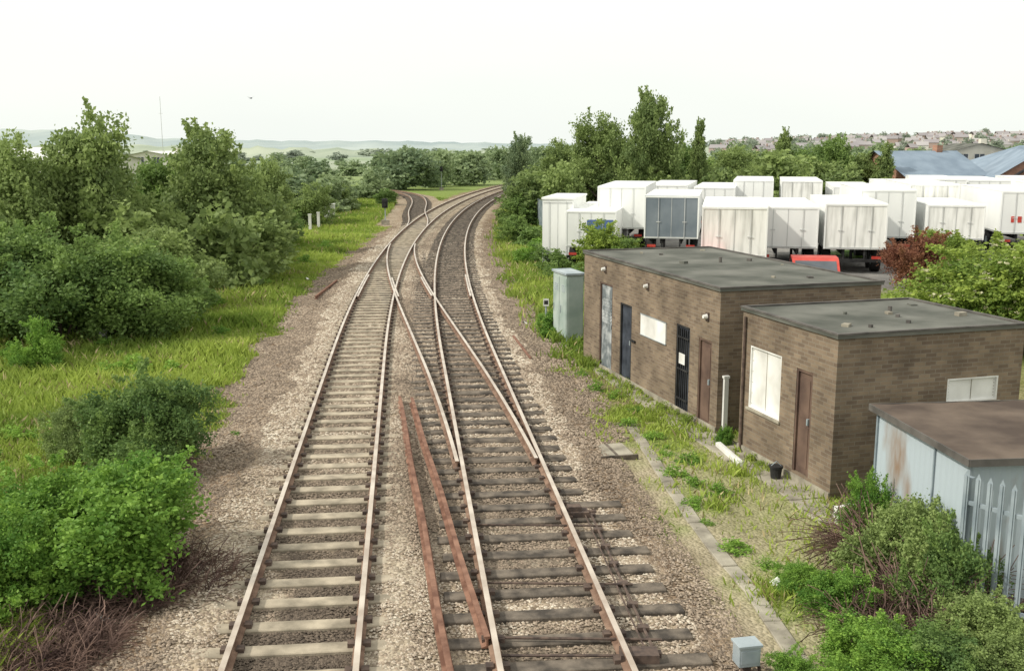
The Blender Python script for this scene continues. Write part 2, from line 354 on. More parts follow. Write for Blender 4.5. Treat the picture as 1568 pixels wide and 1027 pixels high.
pts=[(float(xo(y)),float(y)) for y in sel]
for off in(-.7535,.7535): sweep(mb,pts,off,SL-.004)
for fn,off,a,bb in((cR,.7535-.09,40,47),(cL,-.7535+.09,40,47),(xo,-.66,40,46),(xo,.66,40,46)):
    sweep(mb,path(fn,a,bb,.5),off,SL-.006)
mb.build('rails',['railside','railtop'],e)
mb=MB()
s=19
while s<62:
    x=float(xo(s)); mb.box(x-1.35,x+1.35,s-.13,s+.13,-.12,SL-.02+random.uniform(-.004,.004),0,.08,(x,s)); s+=.68
mb.build('sleepers',['timber'],e)
bp_=[(float(cL(76)),76),(float(cL(84))-.35,84),(-8.75,92),(-9.2,100),(-9.7,108),(-10.4,115),(-11.2,122),(-12.4,129),(-14.2,136),(-16.8,142),(-20.5,147.5),(-26,152),(-34,156),(-44,158)]
P=np.array(bp_); yi=np.linspace(0,len(P)-1,70); Pi=np.stack([np.interp(yi,range(len(P)),P[:,0]),np.interp(yi,range(len(P)),P[:,1])],1)
for _ in range(25): Pi[1:-1]=(Pi[:-2]+2*Pi[1:-1]+Pi[2:])/4
track('railway_branch_track',None,0,0,.7,'timber',.25,1.3,.01,zoff=-.008,pts=[tuple(p) for p in Pi])
for (a,bq,o) in(((612,612),(690,1040),0),((630,614),(745,985),1)):
    p0=gp(*a,.1); p1=gp(*bq,.1)
    mb=MB(); k=14; pts=[(p0[0]+(p1[0]-p0[0])*i/k+.012*math.sin(i*.9+o),p0[1]+(p1[1]-p0[1])*i/k) for i in range(k+1)]
    sweep(mb,pts,0,.04); mb.build('stored_rail',['rust','rust'])
for a,bq in(((483,455),(516,430)),((786,516),(812,550))):
    p0=gp(*a);p1=gp(*bq); mb=MB(); sweep(mb,[p0,((p0[0]+p1[0])/2,(p0[1]+p1[1])/2),p1],0,-.1); mb.build('stored_rail',['rust','rust'])
e=empty('point_machine')
mb=MB()
p0=gp(905,795);p1=gp(1003,1010)
mb.cyl((p0[0],p0[1],.09),(p1[0],p1[1],.09),.02,n=6); mb.cyl((p0[0]-.1,p0[1],.09),(p1[0]-.1,p1[1],.09),.012,n=6)
for i in range(8):
    q=(p0[0]+(p1[0]-p0[0])*i/7,p0[1]+(p1[1]-p0[1])*i/7); mb.box(q[0]-.07,q[0]+.07,q[1]-.05,q[1]+.05,.0,.11)
x,y=gp(880,793); mb.box(x-.22,x+.22,y-.13,y+.13,.0,.14,rz=.1); mb.box(x-.12,x+.1,y-.08,y+.08,.14,.22,rz=.1); mb.cyl((x-.2,y,.12),(x+.35,y,.12),.03,n=8)
x,y=gp(975,1015); mb.box(x-.2,x+.25,y-.12,y+.12,.02,.16); mb.cyl((x-1.6,y+.02,.09),(x,y+.02,.09),.018,n=6)
for yy in(11.6,13.2,15.4):
    xx=float(cR(yy)); mb.cyl((xx-.7,yy,.1),(xx+1.3,yy-.05,.1),.018,n=6)
mb.build('rodding',['iron'],e)
x,y=gp(1142,1024)
mb=MB(); mb.box(-.13,.13,-.1,.1,.18,.42,0); mb.box(-.15,.15,-.12,.12,.42,.45,0); mb.box(-.05,.05,-.04,.04,-.1,.18,1); mb.box(-.11,.11,-.106,-.1,.22,.38,0); mb.cyl((.13,0,.25),(.2,0,-.05),.02,n=8,m=1)
mb.build('trackside_junction_box',['galv','iron'],loc=(x,y,-.1),rz=.2,bevel=.01)
def strip(name,pts,wd,h,mat,seg=.9,gap=.02):
    P=np.array(pts); s_=np.r_[0,np.cumsum(np.hypot(*np.diff(P,axis=0).T))]; mb=MB(); s=0
    while s<s_[-1]-seg:
        x=np.interp(s+seg/2,s_,P[:,0]);y=np.interp(s+seg/2,s_,P[:,1]); x2=np.interp(s+seg,s_,P[:,0]);y2=np.interp(s+seg,s_,P[:,1])
        rz=math.atan2(-(x2-x),y2-y)+random.uniform(-.02,.02); g=float(gz(x,y))
        mb.box(x-wd/2,x+wd/2,y-seg/2+gap/2,y+seg/2-gap/2,g-.15,g+h+random.uniform(-.01,.008),0,rz); s+=seg
    return mb.build(name,[mat],bevel=.01)
strip('cable_trough',[gp(*p,-.1) for p in((1262,1060),(1225,1010),(1190,960),(1150,900),(1105,850),(1062,795),(1025,740),(1000,700),(960,640))],.24,.03,'path')
strip('concrete_path',[gp(*p,-.1) for p in((1290,800),(1200,735),(1120,690),(1040,640),(960,588),(905,548),(868,520),(845,500))],.75,.03,'path',1.2)
x,y=gp(937,685); mb=MB(); mb.box(-.35,.35,-.45,.45,0,.07); mb.box(-.4,.4,-.5,-.45,0,.1,1); mb.box(-.03,.03,-.45,.45,.07,.075,1)
mb.build('cable_pit_cover',['path','timber'],loc=(x,y,-.12),rz=.2)

# ---- brick relay buildings ----------------------------------------------
def facade(mb,L,Hh,ops,axis,sgn,org,mi=0,depth=.11):
    us=sorted({0,L}|{o[0] for o in ops}|{o[1] for o in ops}); zs=sorted({0,Hh}|{o[2] for o in ops}|{o[3] for o in ops})
    def pt(u,z,d=0):
        return (org[0]+d*sgn,org[1]+u,z) if axis=='y' else (org[0]+u,org[1]+d*sgn,z)
    for i in range(len(us)-1):
        for j in range(len(zs)-1):
            uc=(us[i]+us[i+1])/2; zc=(zs[j]+zs[j+1])/2
            if any(o[0]<uc<o[1] and o[2]<zc<o[3] for o in ops): continue
            mb.poly([pt(us[i],zs[j]),pt(us[i+1],zs[j]),pt(us[i+1],zs[j+1]),pt(us[i],zs[j+1])],mi)
    for u0,u1,z0,z1 in ops:
        for q in([(u0,z0),(u0,z1)],[(u1,z0),(u1,z1)],[(u0,z1),(u1,z1)],[(u0,z0),(u1,z0)]):
            mb.poly([pt(*q[0]),pt(*q[1]),pt(*q[1],depth),pt(*q[0],depth)],mi)
def block(name,org,ang,L,W,Hh,side_ops,front_ops,fills,ffills):
    e=empty(name,(org[0],org[1],-.12),ang); Hh+=.12
    mb=MB(); facade(mb,L,Hh,side_ops,'y',1,(0,0)); facade(mb,W,Hh,front_ops,'x',1,(0,0))
    mb.poly([(W,0,0),(W,L,0),(W,L,Hh),(W,0,Hh)]); mb.poly([(0,L,0),(W,L,0),(W,L,Hh),(0,L,Hh)])
    mb.build('walls',['brickA'],e)
    mb=MB(); mb.box(-.04,W+.04,-.04,L+.04,Hh,Hh+.06,0)
    for a in((-.05,.03,-.05,L+.05),(W-.03,W+.05,-.05,L+.05),(.032,W-.032,-.05,.03),(.032,W-.032,L-.03,L+.05)): mb.box(*a,Hh+.062,Hh+.095,1)
    for k in range(8): 
        x,y=random.uniform(.3,W-.3),random.uniform(.3,L-.3); s_=random.uniform(.03,.1); mb.box(x-s_,x+s_,y-s_*.7,y+s_*.7,Hh+.06,Hh+.08+.05*random.random(),random.choice([0,1,2]),random.random()*3)
    mb.cyl((W*.6,L*.55,Hh+.05),(W*.6,L*.55,Hh+.2),.04,n=10,m=1)
    mb.build('roof',['felt','fascia','path'],e)
    mb=MB(); mb.box(-.03,-.001,0,L,0,.15,0); mb.build('plinth',['path'],e)
    for i,(kind,u0,u1,z0,z1) in enumerate(fills): fill(e,kind,u0,u1,z0,z1,'y')
    for i,(kind,u0,u1,z0,z1) in enumerate(ffills): fill(e,kind,u0,u1,z0,z1,'x')
    return e
def fill(e,kind,u0,u1,z0,z1,ax):
    mb=MB()
    def B(a,b_,d0,d1,c,d,m):
        if ax=='y': mb.box(d0,d1,a,b_,c,d,m)
        else: mb.box(a,b_,d0,d1,c,d,m)
    if kind=='sign':
        B(u0,u1,-.03,-.002,z0,z1,0); B(u0-.02,u1+.02,-.035,-.02,z0-.02,z0,1); B(u0-.02,u1+.02,-.035,-.02,z1,z1+.02,1)
        mb.build('sign_board',['white','galv'],e); return
    if kind=='panel':
        B(u0+.03,u1-.03,.04,.08,z0+.03,z1-.03,0); B(u0,u0+.03,.0,.09,z0,z1,0);B(u1-.03,u1,.0,.09,z0,z1,0);B(u0+.031,u1-.031,.0,.09,z0,z0+.03,0);B(u0+.031,u1-.031,.0,.09,z1-.03,z1,0)
        um=(u0+u1)/2; B(um-.006,um+.006,.034,.0399,z0+.04,z1-.04,1)
        for q in range(6): B(u0+.05,u0+.065,.034,.0399,z0+.08+q*(z1-z0-.16)/5-.007,z0+.08+q*(z1-z0-.16)/5+.007,1); B(u1-.065,u1-.05,.034,.0399,z0+.08+q*(z1-z0-.16)/5-.007,z0+.08+q*(z1-z0-.16)/5+.007,1)
        B(u0-.05,u1+.05,-.04,-.002,z0-.05,z0-.003,1); mb.build('boarded_window',['white','path'],e); return
    mt={'dark':'door_d','gate':'door_d','brown':'door_b','grey':'door_g'}[kind]
    B(u0,u0+.05,.01,.1,z0,z1,1);B(u1-.05,u1,.01,.1,z0,z1,1);B(u0+.051,u1-.051,.01,.1,z1-.05,z1,1)
    B(u0+.055,u1-.055,.05,.09,z0+.01,z1-.055,0)
    if kind in('dark','brown','grey'):
        mid=(z0+z1)/2
        for c,d in((z0+.12,mid-.08),(mid+.08,z1-.17)):
            B(u0+.13,u1-.13,.04,.052,c,d,0)
        B(u0+.1,u0+.14,.0,.05,mid-.02,mid+.1,2)
    if kind=='grey':
        for k in range(9): B(u0+.14,u1-.14,.028,.042,z0+1.3+k*.09,z0+1.34+k*.09,0)
    if kind=='gate':
        k=u0+.1
        while k<u1-.08: B(k,k+.02,-.01,.02,z0+.05,z1-.08,1); k+=.1
        for zz in(z0+.3,z0+1,z1-.3): B(u0+.06,u1-.06,-.015,.0,zz,zz+.04,1)
        B(u0+.2,u1-.2,-.02,-.012,z0+1.15,z0+1.4,3)
    if kind=='dark': B(u0-.3,u0-.02,-.05,-.01,z0+1.15,z0+1.2,1)
    mb.build('door',[mt,'door_b' if kind in('brown','grey') else 'black','galv','white'],e)
fo=[(.32,.93,0.05,1.98),(1.38,2.08,0.05,2.1),(4.73,5.5,0.05,2.1),(6.06,7.0,.05,2.47)]
e1=block('brick_relay_building',(4.42,21.35),math.atan2(.282,.959),8.25,3.95,3.0,fo,[],[('brown',*fo[0]),('gate',*fo[1]),('dark',*fo[2]),('grey',*fo[3]),('sign',2.62,4.1,1.5,2.0)],[])
so_=[(.7,1.23,.2,2.15),(1.75,2.9,1.0,2.25)]; ff=[(2.3,3.4,1.6,2.05)]
e2=block('brick_relay_building',(5.58,17.1),math.atan2(.285,.958),3.25,3.9,2.78,so_,ff,[('brown',*so_[0]),('panel',*so_[1])],[('panel',*ff[0])])
for s_,zz in((.55,2.5),(3.75,2.75),(6.6,2.85)):
    mb=MB(); mb.cyl((-.02,s_,zz),(-.12,s_,zz),.06,.04,10,0); mb.box(-.03,-.001,s_-.07,s_+.07,zz-.1,zz+.09,1); mb.build('bulkhead_lamp',['white','iron'],e1)
mb=MB(); mb.box(.12,.22,-.09,-.02,0,1.25,0); mb.box(.1,.24,-.1,-.01,1.25,1.3,0); mb.build('cable_duct',['white'],e1)
mb=MB(); mb.cyl((-.04,3.1,0),(-.04,3.1,2.8),.03,n=8); mb.build('downpipe',['iron'],e2)
x,y=gp(1188,724); mb=MB(); mb.cyl((0,0,0),(0,0,.24),.09,.12,14); mb.cyl((0,0,.22),(0,0,.26),.13,.13,14,0); mb.cyl((-.11,0,.24),(0,0,.34),.008,n=5,m=1); mb.cyl((.11,0,.24),(0,0,.34),.008,n=5,m=1)
mb.build('black_bucket',['black','galv'],loc=(x,y,-.11))
x,y=gp(1292,790); mb=MB(); mb.box(-.16,.16,-.03,.03,0,.3); mb.box(-.02,.02,.03,.2,0,.25); mb.box(-.18,.18,-.04,.04,.3,.32)
mb.build('white_marker_board',['white'],loc=(x,y,-.13),rz=.5)
mb=MB(); p0=gp(1100,675);p1=gp(1135,705); L_=math.dist(p0,p1); mb.box(-L_/2,L_/2,-.06,.06,0,.1); mb.box(-L_/2+.03,L_/2-.03,-.04,.04,.1,.115)
mb.build('kerb_stone',['white'],loc=((p0[0]+p1[0])/2,(p0[1]+p1[1])/2,-.12),rz=math.atan2(p1[1]-p0[1],p1[0]-p0[0]),bevel=.01)

# ---- corrugated shed -----------------------------------------------------
e=empty('corrugated_shed',(6.06,12.9,-.1),math.atan2(.26,2.7))
def corr(mb,p0,p1,h,amp,m=0):
    p0=np.array(p0,float);p1=np.array(p1,float);d=(p1-p0);L=np.linalg.norm(d);d=d/L;nn=np.array([d[1],-d[0]]); pr=None
    k=int(L/.0375)
    for i in range(k+1):
        q=p0+d*L*i/k+nn*amp*math.sin(i*math.pi/2)
        c=[(q[0],q[1],0),(q[0],q[1],h)]
        if pr: mb.poly([pr[0],c[0],c[1],pr[1]],m)
        pr=c
mb=MB(); corr(mb,(0,2.7),(0,0),2.03,.005); corr(mb,(0,0),(3,0),2.03,.005); corr(mb,(3,0),(3,2.7),2.03,.005); corr(mb,(3,2.7),(0,2.7),2.03,.005)
mb.build('walls',['shedwall'],e)
mb=MB()
nx_,ny_=8,8
g_=lambda i,j:(-.1+3.2*i/nx_,-.12+2.95*j/ny_,2.09-.03*math.sin(math.pi*i/nx_)*math.sin(math.pi*j/ny_)+.008*math.sin(i*3+j*5))
for i in range(nx_):
    for j in range(ny_): mb.poly([g_(i,j),g_(i+1,j),g_(i+1,j+1),g_(i,j+1)],0)
mb.box(-.12,-.10,-.13,2.84,2.0,2.10,1); mb.box(-.1,3.1,-.14,-.12,2.0,2.10,1); mb.box(-.1,3.1,2.83,2.85,2.0,2.10,1)
mb.build('roof',['shedroof','fascia'],e)
mb=MB(); mb.box(-.03,.0,-.03,.02,0,2.05); mb.box(-.03,0,2.68,2.73,0,2.05); mb.box(-.03,-.01,.9,.93,0,2.0); mb.build('corner_posts',['fencegrey'],e)
def palisade(name,p0,p1,h,mat,sp=.155):
    p0=np.array(p0,float);p1=np.array(p1,float);d=p1-p0;L=float(np.linalg.norm(d));d=d/L; mb=MB(); rz=math.atan2(d[1],d[0])
    for i in range(int(L/sp)+1):
        x,y=p0+d*sp*i; g=float(gz(x,y)); hh=h+random.uniform(-.02,.02)
        mb.box(x-.034,x+.034,y-.006,y+.006,g,g+hh-.08,0,rz,(x,y)); mb.box(x-.012,x+.012,y-.02,y+.01,g,g+hh-.08,0,rz,(x,y))
        mb.poly([(x-.034*d[0],y-.034*d[1],g+hh-.08),(x+.034*d[0],y+.034*d[1],g+hh-.08),(x,y,g+hh)])
    for zz in(.35,h-.45):
        c=(p0+p1)/2; g=float(gz(*c)); mb.box(c[0]-L/2,c[0]+L/2,c[1]+.012,c[1]+.05,g+zz,g+zz+.05,0,rz,tuple(c))
    for i in range(int(L/2.75)+1):
        x,y=p0+d*2.75*i; g=float(gz(x,y)); mb.box(x-.05,x+.05,y+.05,y+.12,g-.1,g+h-.1,0,rz,(x,y))
    return mb.build(name,[mat])
palisade('palisade_fence',(5.85,12.55),(7.5,10.4),2.05,'fencegrey')
palisade('palisade_fence',gp(822,345),gp(872,385),2.3,'galv')
palisade('palisade_fence',gp(795,318),gp(822,345),2.3,'galv')
x,y=gp(880,520); mb=MB(); mb.box(-.28,.28,0,1.3,0,2.15,0); mb.box(-.33,.33,-.05,1.35,2.15,2.22,1)
for a in(0,.66):
    mb.box(-.295,-.281,a+.04,a+.6,.15,2.05,0); mb.box(-.32,-.296,a+.5,a+.53,.9,1.15,1)
    for k in range(4): mb.box(-.305,-.296,a+.12,a+.45,1.6+k*.06,1.63+k*.06,1)
mb.box(-.24,.24,-.014,-.001,.1,2.08,0); mb.box(-.3,.3,-.02,1.32,-.15,.0,2)
mb.build('lineside_relay_cabinet',['cabinet','galv','path'],loc=(x,y,-.1),rz=.29,bevel=.008)
def post(name,px,by,ty,head):
    X,Y,zt,_=sight(px,by,ty,1); mb=MB(); mb.cyl((0,0,-.15),(0,0,zt),.035,n=8,m=0)
    if head=='sign': mb.box(-.1,.1,-.05,-.036,zt-.26,zt,1); mb.box(-.07,.07,-.054,-.051,zt-.2,zt-.06,2)
    if head=='signal':
        mb.box(-.22,.22,-.2,.1,zt-.75,zt,2); mb.cyl((0,-.2,zt-.22),(0,-.36,zt-.22),.12,n=12,m=2); mb.cyl((0,-.2,zt-.52),(0,-.36,zt-.52),.12,n=12,m=2); mb.box(-.04,.04,.1,.14,0,zt,1); mb.box(-.3,.3,-.1,.3,-.1,.3,3)
    if head=='marker': mb.box(-.1,.1,-.08,.08,-.2,zt,1); mb.box(-.12,.12,-.1,.1,zt,zt+.06,1)
    mb.build(name,['galv','white','black','path'],loc=(X,Y,-.05))
post('lineside_sign',836,490,455,'sign'); post('ground_signal',590,342,303,'signal')
post('concrete_marker_post',475,352,328,'marker'); post('concrete_marker_post',488,348,325,'marker')
post('concrete_marker_post',72,555,540,'marker'); post('concrete_marker_post',158,520,505,'marker')
post('signal_post',676,290,255,'signal')
X,Y,zt,_=sight(505,333,310,1); mb=MB(); mb.box(-.45,.45,-.3,.3,-.1,zt-.05,0); mb.box(-.5,.5,-.35,.35,zt-.05,zt,0); mb.box(-.01,.01,-.31,-.301,0,zt-.1,1); mb.box(.05,.08,-.33,-.3,.4,.55,1)
mb.build('relay_cabinet_white',['white','iron'],loc=(X,Y,-.1),rz=.1,bevel=.01)

# ---- trailers ------------------------------------------------------------
def trailer(X,Y,rz,L=9,top=3.05,rear='twhite',stripe=None,nm='semi_trailer'):
    g=float(gz(X,Y)); e=empty(nm,(X,Y,g),rz); f=1.05
    mb=MB(); mb.box(-1.23,1.23,.06,L,f,top,0); mb.box(-1.25,1.25,0,.06,f-.02,top+.01,2)
    mb.box(-1.25,1.25,.061,L+.01,top+.001,top+.03,0)
    for x in(-1.25,1.19): mb.box(x,x+.06,-.02,-.001,f,top,0)
    mb.box(-1.19,1.19,-.02,-.001,top-.07,top,0); mb.box(-1.19,1.19,-.02,-.001,f,f+.07,3)
    mb.box(-.01,.01,-.012,-.001,f+.07,top-.07,3)
    for x in(-.6,.6): mb.cyl((x,-.03,f+.05),(x,-.03,top-.05),.013,n=6,m=3); mb.box(x-.1,x+.1,-.04,-.02,f+.75,f+.78,3)
    mb.box(-1.24,-1.231,.06,L,f,f+.09,3)
    if stripe=='blue': mb.box(-.2,1.1,-.018,-.001,f+.2,top-.4,4)
    if stripe=='letters':
        for i in range(5): mb.box(-.75+i*.3,-.57+i*.3,-.018,-.001,f+.55,f+.85,4); 
    mb.build('box_body',['twhite',rear,rear,'tseam','red' if stripe=='letters' else 'blue'],e)
    mb=MB(); mb.box(-.5,-.38,.1,L-.3,f-.25,f-.02,0); mb.box(.38,.5,.1,L-.3,f-.25,f-.02,0); mb.box(-1.2,1.2,.02,.12,.5,.62,0); mb.box(-.45,-.38,.05,.1,.5,f,0); mb.box(.38,.45,.05,.1,.5,f,0)
    for x in(-.9,.9): mb.box(x-.2,x+.2,-.0,.019,.64,.76,1)
    for x in(-.6,.6): mb.box(x-.06,x+.06,L-2,L-1.88,0,f,0)
    mb.build('chassis',['black','red'],e)
    mb=MB()
    for y in(1.3,2.6):
        for x in(-1.2,.85): mb.cyl((x,y,.5),(x+.35,y,.5),.5,n=18); mb.cyl((x-.01,y,.5),(x+.36,y,.5),.22,n=12,m=1)
    mb.build('wheels',['black','galv'],e)
ry=-math.radians(11.5)
for X,Y,L,top,rear,st in((8.6,39.5,8,2.95,'tdirty',None),(11.6,43,8,2.75,'twhite',None),(14.3,42.5,8,2.9,'tdirty',None),(17.6,48,9,3.25,'twhite',None),(7.4,47.5,7.5,3.0,'tgrey',None),(5.7,53.5,9,3.2,'twhite',None),(3.9,50.5,9,2.8,'twhite','blue'),(22.2,54,9,3.3,'tdirty','letters'),(25.2,50,9,3.1,'twhite','letters'),(28.3,50,9,3.3,'twhite',None),(20.4,47,7,2.6,'tdirty',None)):
    trailer(X,Y,ry,L,top,rear,st)
for i in range(12): trailer(9.5+i*2.9,64+random.uniform(-1.5,1.5),ry*1.2,9,3.0+random.uniform(-.3,.3),random.choice(['twhite','tdirty']))
X,Y=2.35,52.5; mb=MB(); mb.box(-.8,.8,0,5,.15,3.5,0); mb.box(-.85,.85,-.05,5.05,3.5,3.6,0)
mb.box(-.01,.01,-.01,-.001,.3,3.4,1); mb.box(-.75,.75,-.012,-.001,.3,.36,1); mb.box(-.75,.75,-.012,-.001,3.3,3.36,1)
for x_ in(-.45,.45): mb.cyl((x_,-.03,.3),(x_,-.03,3.4),.013,n=6,m=1)
mb.box(-.7,-.5,.3,.5,0,.149,1); mb.box(.5,.7,.3,.5,0,.149,1); mb.box(-.82,-.801,1,1.9,.2,2.2,1)
mb.build('site_container',['twhite','tseam'],loc=(X,Y,float(gz(X,Y))),rz=ry)
def vehicle(name,X,Y,rz,body,Lv=4.6,h=1.95):
    g=float(gz(X,Y)); e=empty(name,(X,Y,g),rz); mb=MB(); W=.85; k=h/1.6
    prof=[(0,.3*k),(0,.72*k),(.15,.8*k),(1.05,.95*k),(1.75,h-.08),(2.0,h),(3.1,h-.02),(3.7,1.02*k),(Lv-.05,.95*k),(Lv,.35*k)]
    for s_ in(-W,W): mb.poly([(p[0],s_,p[1]) for p in (prof if s_<0 else prof[::-1])],0)
    for i in range(len(prof)):
        a,b_=prof[i],prof[(i+1)%len(prof)]; mb.poly([(a[0],-W,a[1]),(a[0],W,a[1]),(b_[0],W,b_[1]),(b_[0],-W,b_[1])],0)
    for s_ in(-W-.004,W+.004): mb.poly([(1.25,s_,1.0*k),(2.4,s_,1.0*k),(2.4,s_,h-.1),(1.85,s_,h-.12)],1); mb.poly([(2.48,s_,1.0*k),(3.5,s_,1.0*k),(3.0,s_,h-.1),(2.48,s_,h-.1)],1)
    mb.poly([(1.1,-W+.1,.985*k+.02),(1.1,W-.1,.985*k+.02),(1.68,W-.1,h-.1),(1.68,-W+.1,h-.1)],1)
    mb.box(-.06,-.001,-W,W,.3*k,.45*k,2); mb.box(-.02,-.001,-W+.05,-W+.3,.55*k,.68*k,3); mb.box(-.02,-.001,W-.3,W-.05,.55*k,.68*k,3)
    mb.box(Lv,Lv+.05,-W,W,.35*k,.5*k,2)
    mb.build('body',[body,'glass','black','white'],e,bevel=.02); mb=MB()
    for x in(.8,Lv-.95):
        for s_ in(-W-.02,W-.18): mb.cyl((x,s_,.3),(x,s_+.2,.3),.3,n=16); mb.cyl((x,s_-.01,.3),(x,s_+.21,.3),.16,n=10,m=1)
    mb.build('wheels',['black','galv'],e)
vehicle('parked_car',11.15,36.8,math.radians(78),'red',4.0,1.1)
vehicle('parked_car',7.0,37.0,math.radians(80),'red',4.2,1.35)
vehicle('parked_car',22.5,42.5,math.radians(20),'red',4.4,1.6)

# ---- houses, factories ---------------------------------------------------
def house(name,X,Y,W,D,eh,rh,rz,wall='redbrick',roof='slate',hip=False,n=3):
    g=float(gz(X,Y)); e=empty(name,(X,Y,g),rz); mb=MB()
    mb.box(-W/2,W/2,0,D,0,eh,0)
    if not hip:
        if D>W:
            for y in(0,D): mb.poly([(-W/2,y,eh),(W/2,y,eh),(0,y,eh+rh)],0)
        else:
            for x in(-W/2,W/2): mb.poly([(x,0,eh),(x,D,eh),(x,D/2,eh+rh)],0)
    mb.build('walls',[wall],e); mb=MB(); o=.4
    if hip:
        a=min(W,D)/2
        rA=(-W/2+a,D/2,eh+rh); rB=(W/2-a+.01,D/2,eh+rh); c=[(-W/2-o,-o,eh),(W/2+o,-o,eh),(W/2+o,D+o,eh),(-W/2-o,D+o,eh)]
        mb.poly([c[0],c[1],rB,rA]);mb.poly([c[1],c[2],rB]);mb.poly([c[2],c[3],rA,rB]);mb.poly([c[3],c[0],rA])
    elif D>W:
        for s_ in(-1,1): mb.poly([(s_*(W/2+o),-o,eh-o*rh/(W/2)),(s_*(W/2+o),D+o,eh-o*rh/(W/2)),(0,D+o,eh+rh+.02),(0,-o,eh+rh+.02)])
    else:
        for s_ in(-1,1): mb.poly([(-W/2-o,D/2+s_*(D/2+o),eh-.1),(W/2+o,D/2+s_*(D/2+o),eh-.1),(W/2+o,D/2,eh+rh+.02),(-W/2-o,D/2,eh+rh+.02)])
    mb.box(W*.25,W*.25+.6,D/2-.3,D/2+.3,eh+rh*.3,eh+rh+.5,1)
    mb.build('roof',[roof,wall],e); mb=MB()
    for i in range(n):
        x=-W/2+W*(i+.5)/n; 
        for zz in([.9] if eh<4 else [.9,3.4]): mb.box(x-.5,x+.5,-.03,-.002,zz,zz+1.15,0); mb.box(x-.56,x-.5,-.05,-.001,zz-.05,zz+1.2,1); mb.box(x+.5,x+.56,-.05,-.001,zz-.05,zz+1.2,1); mb.box(x-.03,x+.03,-.04,-.031,zz,zz+1.15,1)
    mb.build('windows',['glass','white'],e)
house('brick_house',37,88,8,8,2.9,2.0,.3)
house('brick_house',43,84,7,11,2.7,2.3,-.25)
house('brick_house',48.5,92,11,9,3.2,2.2,.05,hip=True)
house('brick_house',45,76,9,7,2.2,1.8,.3)
house('brick_house',59,110,12,9,3.2,2.2,.05,hip=True)
house('white_rendered_house',47,104,5,6,5.0,.6,0,'cream','felt')
house('factory_building',-62,128,20,14,4.6,.8,-.1,'cream','white',n=8)
house('factory_building',-84,160,30,20,4.9,1.2,.1,'cream','white',n=8)
house('factory_building',-58,165,10,12,4.6,.9,0,'cream','white',n=4)
mb=MB(); mb.cyl((0,0,0),(0,0,13.5),.05,.03,8,0); mb.cyl((-.3,0,11),(.3,0,11),.02,n=5)
mb.cyl((0,0,4),(2,0,0),.015,n=4); mb.cyl((0,0,4),(-2,0,0),.015,n=4)
mb.build('radio_mast',['tseam'],loc=((268-784)/1560*160,157,0))
def hillmesh(name,prof,r0,r1,mat):
    azs=np.linspace(-55,55,260); rs=np.linspace(0,1,10); vs=[];fs=[]
    for a in azs:
        px=CX+F*math.tan(math.radians(a)); h=float(np.interp(px,[p[0] for p in prof],[p[1] for p in prof]))
        h+=1.2*math.sin(a*3.1)+.7*math.sin(a*7.7+1)
        for q in rs:
            r=r0+(r1-r0)*q; s_=q*q*(3-2*q); hh=h*s_
            vs.append((r*math.tan(math.radians(a)),r,max(-3,hh)-.5))
    k=len(rs)
    for i in range(len(azs)-1):
        for j in range(k-1): fs.append((i*k+j,(i+1)*k+j,(i+1)*k+j+1,i*k+j+1))
    me=bpy.data.meshes.new(name); me.from_pydata(vs,[],fs); me.materials.append(mat); me.polygons.foreach_set('use_smooth',[True]*len(fs)); o=bpy.data.objects.new(name,me); link(o)
mh=noisy('hill_woods_fields_haze',(.25,.31,.32),(.38,.43,.41),.006,1,stretch=(1,.35,1),detail=6)  # woods and fields tinted pale blue, aerial haze put into the base colour
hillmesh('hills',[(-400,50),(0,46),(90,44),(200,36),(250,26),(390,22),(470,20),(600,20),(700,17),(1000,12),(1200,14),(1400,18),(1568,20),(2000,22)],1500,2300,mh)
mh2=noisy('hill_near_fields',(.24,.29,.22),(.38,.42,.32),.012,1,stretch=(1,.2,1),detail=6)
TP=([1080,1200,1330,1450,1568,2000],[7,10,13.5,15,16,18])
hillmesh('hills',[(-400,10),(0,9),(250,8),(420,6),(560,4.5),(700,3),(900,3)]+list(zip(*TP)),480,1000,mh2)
mb=MB()
for i in range(190):
    px=random.uniform(1090,1720); q=random.uniform(.2,1)**.8; r=480+520*q; h=float(np.interp(px,*TP))*(q*q*(3-2*q))-1
    X=(px-784)/F*r; a=random.uniform(-.5,.5); wv=random.uniform(5,14); d=7; eh=4; rh=2.3
    mb.box(X-wv/2,X+wv/2,r,r+d,h,h+eh,random.choice([0,0,0,2]),a,(X,r))
    ca,sa=math.cos(a),math.sin(a); R_=lambda x,y,z:(X+x*ca-y*sa,r+x*sa+y*ca,z)
    mb.poly([R_(-wv/2,-.4,h+eh-.1),R_(wv/2,-.4,h+eh-.1),R_(wv/2,d/2,h+eh+rh),R_(-wv/2,d/2,h+eh+rh)],1)
    mb.poly([R_(-wv/2,d+.4,h+eh-.1),R_(wv/2,d+.4,h+eh-.1),R_(wv/2,d/2,h+eh+rh),R_(-wv/2,d/2,h+eh+rh)],1)
    mb.box(X+wv*.2,X+wv*.2+1,r+3,r+4,h+eh+rh-.5,h+eh+rh+1,0)
mb.build('distant_houses',['housew','houser','cream'])

